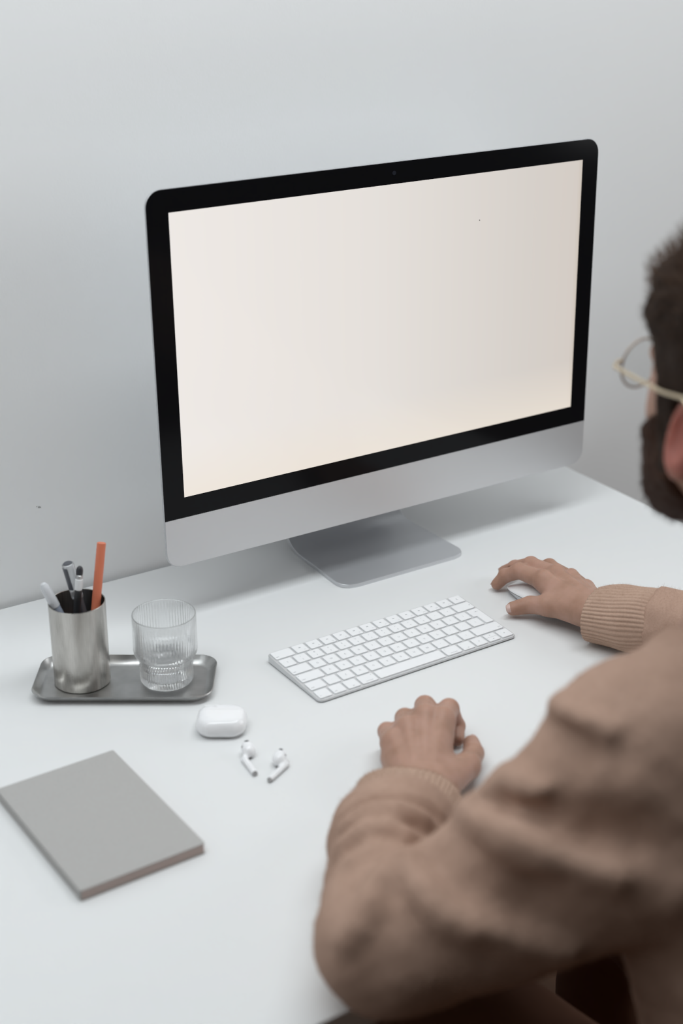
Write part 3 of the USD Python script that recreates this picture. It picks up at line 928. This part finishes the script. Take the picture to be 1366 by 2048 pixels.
def torso(p, g=0.0):
    d = cone(p, NECK + V(0.004, -.03, -.05), V(0, -.64, .02), 0.085 + g, 0.105 + g)
    d = smin(d, cone(p, SHL + V(.04, -.01, 0), SHR + V(-.04, -.01, 0), 0.058 + g, 0.058 + g), 0.08)
    d = smin(d, ell(p, (0.0, -.615, .075), (0.165 + g, 0.115 + g, 0.16 + g)), 0.06)
    d = smin(d, ell(p, (0.0, -.665, -.10), (0.15 + g, 0.115 + g, 0.17 + g)), 0.06)
    return d


def core_sdf(p):
    d = torso(p, -0.012)
    for S_, E_, H_ in ((SHL, LH.elbow, LH), (SHR, RH.elbow, RH)):
        mid = MIDL if H_ is LH else (S_ + E_) / 2
        d = smin(d, smin(cone(p, S_, mid, 0.040, 0.026), cone(p, mid, E_, 0.026, 0.032), 0.01), 0.03)
        wv = E_ - H_.wrist
        d = smin(d, cone(p, E_, H_.wrist + wv * 0.25, 0.034, 0.024), 0.015)
    d = smin(d, ell(p, HIP, (0.15, 0.12, 0.11)), 0.05)
    for K_, A_, s in ((KNL, ANL, -1), (KNR, ANR, 1)):
        d = smin(d, cone(p, HIP + V(.09 * s, 0, 0), K_, 0.070, 0.052), 0.03)
        d = smin(d, cone(p, K_, A_, 0.052, 0.036), 0.02)
        d = smin(d, cone(p, A_ + V(0, -.03, -.04), A_ + V(0, .12, -.055), 0.03, 0.026), 0.03)
    return d


rh_m, lh_m = hand_mesh(RH), hand_mesh(LH)
head_m = trimesh.smoothing.filter_taubin(sdf_mesh(head_sdf, (-.14, -.68, .15), (.14, -.30, .62), 0.0026), iterations=4)
core_m = sdf_mesh(core_sdf, (-.45, -.86, -.74), (.46, -.05, .36), 0.0075)
try:
    body = to_manifold(core_m) + to_manifold(head_m) + to_manifold(rh_m) + to_manifold(lh_m)
    if body.is_empty():
        raise ValueError
    mm = body.to_mesh(); body = trimesh.Trimesh(mm.vert_properties[:, :3], mm.tri_verts, process=False)
except Exception:
    body = cat(core_m, head_m, rh_m, lh_m)
body_p = ppart('body', body, skin_mat)

# fingernails
def nail(H, a, b, up, w=0.0052, l=0.0068, rad=0.0072):
    ax = b - a; ax /= np.linalg.norm(ax)
    up = np.array(up, float); up -= ax * (up @ ax); up /= np.linalg.norm(up)
    sd = np.cross(ax, up)
    g = []
    for i in np.linspace(-1, 1, 9):
        row = []
        for j in np.linspace(-1, 1, 9):
            rr_ = math.sqrt(max(1 - 0.25 * i * i * j * j, 0))
            ang = j * 0.72 * rr_
            row.append(b + ax * (i * l * (1 - 0.12 * j * j) + 0.0012) + (sd * math.sin(ang) + up * math.cos(ang)) * (rad + 0.0005 - 0.0006 * max(i, 0) ** 2))
        g.append(row)
    g = np.array(g); n = 9
    top = g.reshape(-1, 3); bot = top - up * 0.0012
    f = []
    for i in range(n - 1):
        for j in range(n - 1):
            k = i * n + j
            f += [(k, k + 1, k + n + 1), (k, k + n + 1, k + n), (81 + k, 81 + k + n + 1, 81 + k + 1), (81 + k, 81 + k + n, 81 + k + n + 1)]
    rim = [j for j in range(n)] + [i * n + n - 1 for i in range(1, n)] + [(n - 1) * n + j for j in range(n - 2, -1, -1)] + [i * n for i in range(n - 2, 0, -1)]
    for a_, b_ in zip(rim, rim[1:] + rim[:1]):
        f += [(a_, 81 + a_, 81 + b_), (a_, 81 + b_, b_)]
    m = trimesh.Trimesh(np.vstack([top, bot]), f, process=False); m.fix_normals()
    return m


ppart('fingernail', nail(RH, RH.thumb[2], RH.thumb[3], (-0.75, -0.45, 0.55), 0.006, 0.0068, 0.0079), nail_mat, body_p)
for k in range(4):
    ppart('fingernail', nail(RH, RH.dip[k], RH.tip[k], (0, 0.6, 0.6), rad=0.0064 if k < 3 else 0.0055, l=0.0055), nail_mat, body_p)
ppart('fingernail', nail(LH, LH.thumb[2], LH.thumb[3], (0.5, -0.35, 0.75), 0.006, 0.0066, 0.0078), nail_mat, body_p)
for s in (-1, 1):
    ey = trimesh.creation.icosphere(3, 0.0119); iris = trimesh.creation.icosphere(2, 0.0056); iris.apply_scale((1, 0.35, 1)); iris.apply_translation((0, 0.0112, 0))
    e0 = ppart('eyeball', moved(moved(ey, (0.031 * s, 0.0742, 0.003)), HC, HR), eye_mat, body_p)
    ppart('iris', moved(moved(iris, (0.031 * s, 0.0742, 0.003)), HC, HR), seam_dark, body_p)

# ------------------------------------------------------------------ sweater
def arm_fold(p, A, B, r, amp, wl, s0, s1, ph=0.0, tw=0.0):
    ab = B - A; L = np.linalg.norm(ab); u = ab / L
    q = p - A; s = q @ u
    F = frame(u)
    ang = np.arctan2(q @ F[:, 1], q @ F[:, 0])
    w = np.clip((s - s0) / 0.03, 0, 1) * np.clip((s1 - s) / 0.03, 0, 1)
    nz = meshkit.noise(np.column_stack([np.cos(ang) * 1.3, np.sin(ang) * 1.3, s * 9]), 5)
    return amp * w * np.sin(2 * np.pi * (s / wl + tw * np.sin(ang + ph)) + 5 * nz)


FML = V(-.2480, -.3580, .046)
CUFL = V(-.222, -.3380, .043)     # where the cuffs begin
CUFR = V(.256, -.168, .037)
# raised folds of the knit: (points on the cloth, height)
RIDGES = []
for pts, hgt in (
    ([(-0.3178, -0.4828, 0.1329), (-0.3260, -0.5001, 0.1306), (-0.3280, -0.5189, 0.1280), (-0.3270, -0.5347, 0.1231), (-0.3213, -0.5474, 0.1185), (-0.3106, -0.5608, 0.1146), (-0.2967, -0.5731, 0.1100), (-0.2757, -0.5888, 0.1013), (-0.2565, -0.6018, 0.0948)], 0.0095),
    ([(-0.2705, -0.4941, 0.1663), (-0.2777, -0.5291, 0.1740), (-0.2725, -0.5524, 0.1747), (-0.2600, -0.5744, 0.1716), (-0.2422, -0.5967, 0.1659), (-0.2255, -0.6191, 0.1648), (-0.2116, -0.6325, 0.1628)], 0.0120),
    ([(-0.2054, -0.5167, 0.2515), (-0.2137, -0.5421, 0.2596), (-0.2129, -0.5636, 0.2617), (-0.2077, -0.5793, 0.2608)], 0.0050),
    ([(-0.2457, -0.5095, 0.1981), (-0.2510, -0.5359, 0.2048), (-0.2470, -0.5515, 0.2078)], 0.0055),
    ([(-0.3233, -0.3991, 0.0941), (-0.3079, -0.4052, 0.1059), (-0.2952, -0.4169, 0.1091), (-0.2856, -0.4288, 0.1046)], 0.0065),
    ([(-0.3326, -0.4324, 0.1025), (-0.3186, -0.4341, 0.1058), (-0.3058, -0.4435, 0.1096)], 0.0060),
    ([(-0.3272, -0.4711, 0.1231), (-0.3442, -0.4823, 0.1205), (-0.3594, -0.4911, 0.1135), (-0.3751, -0.4978, 0.1010), (-0.3850, -0.4955, 0.0896)], 0.0065),
    ([(-0.3034, -0.3759, 0.0927), (-0.2905, -0.3834, 0.1024), (-0.2714, -0.3969, 0.1058), (-0.2512, -0.4055, 0.0956)], 0.0065),
    ([(-0.2627, -0.5001, 0.1749), (-0.2562, -0.5069, 0.1857), (-0.2500, -0.5139, 0.1966)], 0.0055),
):
    pts = np.array(pts); ts = np.linspace(0, 1, len(pts))
    if len(pts) > 6:              # the long folds sink back into the cloth
        pts = pts + np.outer(np.clip((ts - 0.45) / 0.55, 0, 1) ** 2, V(0.35, 0.6, -0.35)) * 0.017
    RIDGES.append((pts, 0.002 + hgt * np.sqrt(np.clip(np.sin(np.pi * (0.08 + 0.84 * ts)), 0, 1))))

# hollows between the folds
VALLEYS = []
for pts, rad in (
    ([(-0.2795, -0.5164, 0.1949), (-0.2752, -0.5521, 0.2002), (-0.2648, -0.5798, 0.1942), (-0.2485, -0.6036, 0.1885), (-0.2310, -0.6273, 0.1861), (-0.2167, -0.6464, 0.1835)], 0.030),
    ([(-0.3161, -0.5164, 0.1617), (-0.3195, -0.5450, 0.1507), (-0.3110, -0.5707, 0.1391), (-0.2933, -0.5915, 0.1300), (-0.2752, -0.6099, 0.1194), (-0.2486, -0.6304, 0.1054)], 0.0295),
    ([(-0.2343, -0.5347, 0.2573), (-0.2368, -0.5665, 0.2593), (-0.2286, -0.5926, 0.2592)], 0.0235),
):
    pts = np.array(pts); ts = np.linspace(0, 1, len(pts))
    VALLEYS.append((pts, rad - 0.012 * (1 - np.clip(np.sin(np.pi * (0.10 + 0.80 * ts)), 0, 1))))


def sweater_sdf(p):
    d = torso(p, 0.016)
    d = smax(d, -(p[:, 2] + 0.17), 0.02)
    # left arm
    al = smin(cone(p, SHL, MIDL, 0.066, 0.045), cone(p, MIDL, LH.elbow, 0.045, 0.0535), 0.02)
    al = smin(al, cone(p, SHL + V(.005, -.03, -.065), LH.elbow + V(.03, -.025, .004), 0.070, 0.050), 0.03)
    fl = smin(cone(p, LH.elbow, FML, 0.0535, 0.050), cone(p, FML, CUFL, 0.051, 0.0490), 0.02)
    fl = fl + arm_fold(p, LH.elbow, CUFL, 0, 0.0042, 0.034, 0.03, 0.16, 0.6, 0.30)
    u = CUFL - LH.elbow; u /= np.linalg.norm(u)
    fl = smax(fl, (p - CUFL) @ u - 0.004, 0.004)
    a = smin(al, fl, 0.018)
    # right arm
    ar = cone(p, SHR, RH.elbow, 0.074, 0.055)
    fr_ = cone(p, RH.elbow, CUFR, 0.056, 0.0440)
    u = CUFR - RH.elbow; u /= np.linalg.norm(u)
    fr_ = smax(fr_, (p - CUFR) @ u - 0.004, 0.004)
    ar = smin(ar, fr_, 0.03)
    d = smin(d, a, 0.035)
    d = smin(d, ar, 0.035)
    for pts, rad in VALLEYS:
        d = smax(d, -chain(p, pts, rad), 0.026)
    for pts, rad in RIDGES:
        d = smin(d, chain(p, pts, rad), 0.018)
    n = meshkit.fbm(p * 22, 3, 11) - 0.5
    d = d + 0.009 * n
    # collar opening, inner space of the sleeves
    d = smax(d, -cone(p, NECK + V(0, .012, .02), NECK + V(0, .04, .2), 0.066, 0.075), 0.008)
    d = smax(d, -np.maximum(p[:, 2] - 0.0014, -0.4795 - p[:, 1]), 0.006)   # rests on the desk top
    return d


sweater = sdf_mesh(sweater_sdf, (-.46, -.86, -.22), (.48, -.12, .34), 0.0042, 0.006)
sweater_p = ppart('sweater', sweater, wool_mat)


def cuff(C0, C1, w0, h0, w1, h1, ribs, up=(0, 0, 1), depth=0.0016):
    """ribbed tube from C0 (sleeve) to C1 (hand), elliptical, with a turned-in edge"""
    C0, C1 = V(*C0), V(*C1)
    ax = C1 - C0; L = np.linalg.norm(ax); ax /= L
    sd = np.cross(ax, up); sd /= np.linalg.norm(sd); u2 = np.cross(sd, ax)
    n = ribs * 8
    a = np.linspace(0, 2 * np.pi, n, endpoint=False)
    loops = []
    S_ = np.concatenate([np.linspace(0, 1, 30), [1.012, 1.018, 1.012, 0.9, 0.5, 0.0]])
    for k, s in enumerate(S_):
        inner = k > 31
        e = 0.0 if not inner else -0.0045
        if k == 31:
            e = -0.0022
        w, h = w0 + (w1 - w0) * s + e, h0 + (h1 - h0) * s + e
        wob = 0.0010 * np.sin(9 * s + 2.0 * np.cos(a))
        rib = np.zeros(n) if inner else depth * (np.abs(np.cos(a * ribs / 2 + 0.25 * np.sin(7 * s))) - 0.6) * min(1, 0.35 + s * 3)
        bul = 0.004 * math.sin(math.pi * min(s, 1)) if not inner else 0.002 * math.sin(math.pi * min(s, 1))
        c = np.sign(np.cos(a)) * np.abs(np.cos(a)) ** 0.9; t = np.sign(np.sin(a)) * np.abs(np.sin(a)) ** 0.9
        P = C0 + ax * L * s + np.outer((w + rib + wob + bul) * c, sd) + np.outer((h + rib + wob + bul) * t, u2)
        P[:, 2] = np.maximum(P[:, 2], 0.0010 + 0.0005 * (np.cos(a * ribs) + 1) + (0.002 if inner else 0))
        loops.append(P)
    m = loft(loops, closed=True)
    if m.volume < 0:
        m.invert()
    return m


cuff_r = cuff((.2585, -.1745, .0400), (.2230, -.1000, .0300), .0405, .0345, .0425, .0285, 44)
ppart('cuff', cuff_r, cuff_mat, sweater_p, 'ribbed cuff')
cuff_l = cuff((-.2290, -.3470, .047), (-.1800, -.2880, .0280), .046, .036, .0495, .0265, 52, depth=0.0011)
ppart('cuff', cuff_l, cuff_mat, sweater_p, 'ribbed cuff')

# collar
nu = V(0, .30, .95); nu /= np.linalg.norm(nu)
F = frame(nu, (1, 0, 0))
a = np.linspace(0, 2 * np.pi, 240, endpoint=False)
lp = []
for k, (r, z) in enumerate([(0.071, -0.012), (0.076, -0.008), (0.0755, 0.006), (0.072, 0.016), (0.068, 0.0185), (0.065, 0.016), (0.0655, 0.0), (0.067, -0.012)]):
    rb = 0.0012 * np.abs(np.cos(a * 40)) if k in (1, 2, 3) else 0
    lp.append(NECK + V(0, .004, .008) + np.outer((r + rb) * np.cos(a), F[:, 0]) + np.outer((r + rb) * np.sin(a), F[:, 1]) + nu * z)
cm = loft(lp, closed=True)
if cm.volume < 0:
    cm.invert()
ppart('collar', cm, cuff_mat, sweater_p, 'ribbed neckline')

# trousers and shoes
def trouser_sdf(p):
    d = ell(p, HIP, (0.165, 0.135, 0.122))
    for K_, A_, s in ((KNL, ANL, -1), (KNR, ANR, 1)):
        d = smin(d, cone(p, HIP + V(.09 * s, 0, 0), K_, 0.085, 0.066), 0.03)
        d = smin(d, cone(p, K_, A_, 0.066, 0.055), 0.02)
    d = smax(d, -(p[:, 2] + 0.665), 0.01)
    d = d + 0.006 * (meshkit.fbm(p * 18, 2, 3) - 0.5)
    return smax(d, p[:, 2] + 0.06, 0.02)


ppart('trousers', sdf_mesh(trouser_sdf, (-.28, -.88, -.72), (.30, -.12, 0.0), 0.009), trouser_mat)
for A_ in (ANL, ANR):
    ppart('shoe', sdf_mesh(lambda p: smax(smin(cone(p, A_ + V(0, -.03, -.035), A_ + V(0, .13, -.058), 0.045, 0.036), cone(p, A_ + V(0, -.03, 0.02), A_ + V(0, -.02, -.04), 0.048, 0.046), 0.03), -(p[:, 2] + ZD - 0.001), 0.004), A_ - V(.08, .12, .1), A_ + V(.08, .22, .09), 0.006), shoe_mat)

# hair and beard
def hair_sdf(p):
    q = head_local(p)
    top = np.clip((q[:, 2] - 0.035) / 0.05, 0, 1)
    fr = np.clip((q[:, 1] + 0.02) / 0.08, 0, 1)
    g = 0.006 + 0.010 * top + 0.012 * top * fr
    d = skull(q) - g
    n = meshkit.fbm(np.column_stack([q[:, 0] * 70, q[:, 1] * 40, q[:, 2] * 50]), 3, 4) - 0.5
    d = d + n * (0.005 + 0.012 * top)
    # hairline: forehead plane, temples, around the ear, nape
    line = (q[:, 1] - 0.062) * 0.86 - (q[:, 2] - 0.040) * 0.9          # >0 in front of the hairline
    low = -(q[:, 2] + 0.035) - 0.35 * np.clip(-q[:, 1] - 0.01, 0, .1)
    sb = smax(np.abs(q[:, 1] - 0.024) - 0.014, np.abs(q[:, 2] + 0.03) - 0.05, 0.004)          # sideburns
    back = smax(low, -(-q[:, 1] - 0.0) - 0.03 * 0, 0.006)
    up = -(q[:, 2] - 0.006)
    region = np.minimum(smax(np.minimum(smax(low, q[:, 1] + 0.026, 0.006), up), line, 0.008), sb)
    return smax(d, region, 0.006)


def beard_sdf(p):
    q = head_local(p)
    n = meshkit.fbm(q * 90, 3, 8) - 0.5
    d = smin(skull(q) - 0.0035 - 0.005 * np.clip((-0.035 - q[:, 2]) / 0.03, 0, 1), cone(q, (-.02, .094, -.05), (.02, .094, -.05), .007, .007), 0.01) + 0.007 * n
    front = q[:, 2] + 0.018 + 0.72 * np.clip(q[:, 1] - 0.042, 0, 0.06)
    backl = -(q[:, 1] - 0.010) - 0.6 * np.clip(-q[:, 2] - 0.06, 0, 0.04)
    region = smax(smax(front, backl, 0.008), -(q[:, 2] + 0.125), 0.008)
    region = np.minimum(region, smax(np.abs(q[:, 2] + 0.049) - 0.0065, np.abs(q[:, 0]) - 0.026, 0.004) + np.where(q[:, 1] > 0.06, 0, 1))
    d = smax(d, region, 0.006)
    mouth = ell(q, (0, 0.098, -0.0625), (0.022, 0.02, 0.0065))
    return smax(d, -mouth, 0.004)


hair_m = sdf_mesh(hair_sdf, HC - 0.15, HC + 0.16, 0.0028, 0.006)
hair_p = ppart('hair', hair_m, hair_mat, None, 'short dark brown hair')
beard_m = sdf_mesh(beard_sdf, HC - 0.15, HC + 0.16, 0.0028, 0.004)
beard_p = ppart('beard', beard_m, beard_mat, None, 'short brown beard')


def strands(name, mesh, parent, mat, n, length, width, flow, seed, sel=None):
    rng = np.random.default_rng(seed)
    tm = trimesh.Trimesh(mesh.vertices, mesh.faces, process=False)
    pts, fi = trimesh.sample.sample_surface(tm, n, seed=seed)
    nr = tm.face_normals[fi]
    if sel is not None:
        k = sel(head_local(pts)); pts, nr = pts[k], nr[k]
    fl = flow(head_local(pts)) @ HR.T
    L = length(head_local(pts)) * rng.uniform(0.6, 1.2, len(pts))
    dirs = nr * 0.55 + fl + rng.normal(0, 0.25, (len(pts), 3)); dirs /= np.linalg.norm(dirs, axis=1)[:, None]
    C = []
    for t in (0, 0.35, 0.7, 1.0):
        C.append(pts - nr * 0.001 * (1 - t) + dirs * (L * t)[:, None] + (fl * (L * t * t * 0.5)[:, None]))
    P = np.stack(C, 1) + POFF
    bc = UsdGeom.BasisCurves.Define(stage, uniq(parent.GetPath().pathString + '/' + name))
    bc.CreateTypeAttr('linear'); bc.CreateCurveVertexCountsAttr(Vt.IntArray.FromNumpy(np.full(len(P), 4, np.int32)))
    bc.CreatePointsAttr(Vt.Vec3fArray.FromNumpy(P.reshape(-1, 3).astype(np.float32)))
    wd = np.tile(np.array([1, 0.9, 0.7, 0.25]) * width, len(P)).astype(np.float32)
    bc.CreateWidthsAttr(Vt.FloatArray.FromNumpy(wd)); bc.SetWidthsInterpolation('vertex')
    UsdShade.MaterialBindingAPI.Apply(bc.GetPrim()).Bind(mat)
    tag(bc.GetPrim(), kind='stuff')


def flow_hair(q):
    top = np.clip((q[:, 2] - 0.04) / 0.05, 0, 1)[:, None]
    return top * V(0.15, 0.5, 0.45) + (1 - top) * V(0, -0.35, -0.75)


strands('hair_strands', hair_m, hair_p, hair_tip_mat, 12000, lambda q: 0.003 + 0.010 * np.clip((q[:, 2] - 0.05) / 0.05, 0, 1), 0.0004, flow_hair, 1)
strands('beard_strands', beard_m, beard_p, beard_mat, 5000, lambda q: 0.005 + 0 * q[:, 0], 0.0002, lambda q: np.tile(V(0, 0.25, -0.6), (len(q), 1)), 2)

# loose fibres of the brushed knit
nofl = lambda q: np.zeros((len(q), 3))
strands('fuzz', cat(cuff_r, cuff_l), sweater_p, cuff_mat, 16000, lambda q: 0.0032 + 0 * q[:, 0], 0.00011, nofl, 3)
strands('fuzz', sweater, sweater_p, wool_mat, 30000, lambda q: 0.0045 + 0 * q[:, 0], 0.00014, nofl, 4)

# ------------------------------------------------------------------ glasses
gl = thing('eyeglasses', "thin round gold wire glasses on the man's face", 'glasses', (HC[0], HC[1], HC[2]), 0)


def tube(pts, r, n=10, closed=False):
    pts = np.asarray(pts, float)
    t = np.gradient(pts, axis=0) if not closed else np.roll(pts, -1, 0) - np.roll(pts, 1, 0)
    loops = []
    a_ = np.linspace(0, 2 * np.pi, n, endpoint=False)
    for c, d in zip(pts, t):
        Fm = frame(d, (0.12, 0.31, 0.94))
        loops.append(c + r * (np.outer(np.cos(a_), Fm[:, 0]) + np.outer(np.sin(a_), Fm[:, 1])))
    return loft(loops, closed=closed)


def gpart(name, m, mat):
    return part(name, moved(m, (0, 0, 0), HR), mat, gl, smooth=True)


for s in (-1, 1):
    a = np.linspace(0, 2 * np.pi, 48, endpoint=False)
    cxx, wrap = 0.033 * s, 0.16
    ring = np.column_stack([cxx + 0.0235 * np.cos(a), 0.108 - wrap * (np.abs(cxx + 0.0235 * np.cos(a)) - 0.02) + 0.0 * a, 0.0 + 0.0215 * np.sin(a)])
    gpart('rim', tube(ring, 0.0010, closed=True), gold_dark)
    inner = (ring - ring.mean(0)) * 0.97 + ring.mean(0)
    gpart('lens', loft([inner + V(0, 0.0007, 0), inner + V(0, -0.0007, 0)]), lens_glass)
    hinge = V(0.0600 * s, 0.1035, 0.006)
    arm = [V(cxx + 0.0225 * s, 0.1035, 0.006), hinge, V(0.0705 * s, 0.094, 0.006), V(0.0745 * s, 0.06, 0.0075), V(0.0795 * s, 0.02, 0.010), V(0.0830 * s, -0.008, 0.0155), V(0.0838 * s, -0.027, 0.006), V(0.0825 * s, -0.038, -0.016)]
    tt = np.linspace(0, 1, len(arm)); T2 = np.linspace(0, 1, 40)
    arm = np.column_stack([np.interp(T2, tt, np.array(arm)[:, k]) for k in range(3)])
    gpart('temple', tube(arm, 0.0017), gold)
bridge = np.array([(x_, 0.1115 + 0.003 * math.cos(x_ / 0.0097 * 1.57), 0.006 + 0.003 * math.cos(x_ / 0.0097 * 1.57)) for x_ in np.linspace(-0.0097, 0.0097, 12)])
gpart('bridge', tube(bridge, 0.0011), gold)

# ------------------------------------------------------------------ stool (hidden below the man)
st = thing('stool', 'dark padded stool that the man sits on', 'stool', (0, -0.70, -ZD))
part('seat', moved(slab(0.36, 0.34, 0.08, 0.335, 0.375, 0.015, 8)), seat_mat, st)
for sx in (-1, 1):
    for sy in (-1, 1):
        part('leg', moved(loft(lathe([(0.012, 0.0), (0.012, 0.336)], 20)), (0.15 * sx, 0.13 * sy, 0)), seat_mat, st)
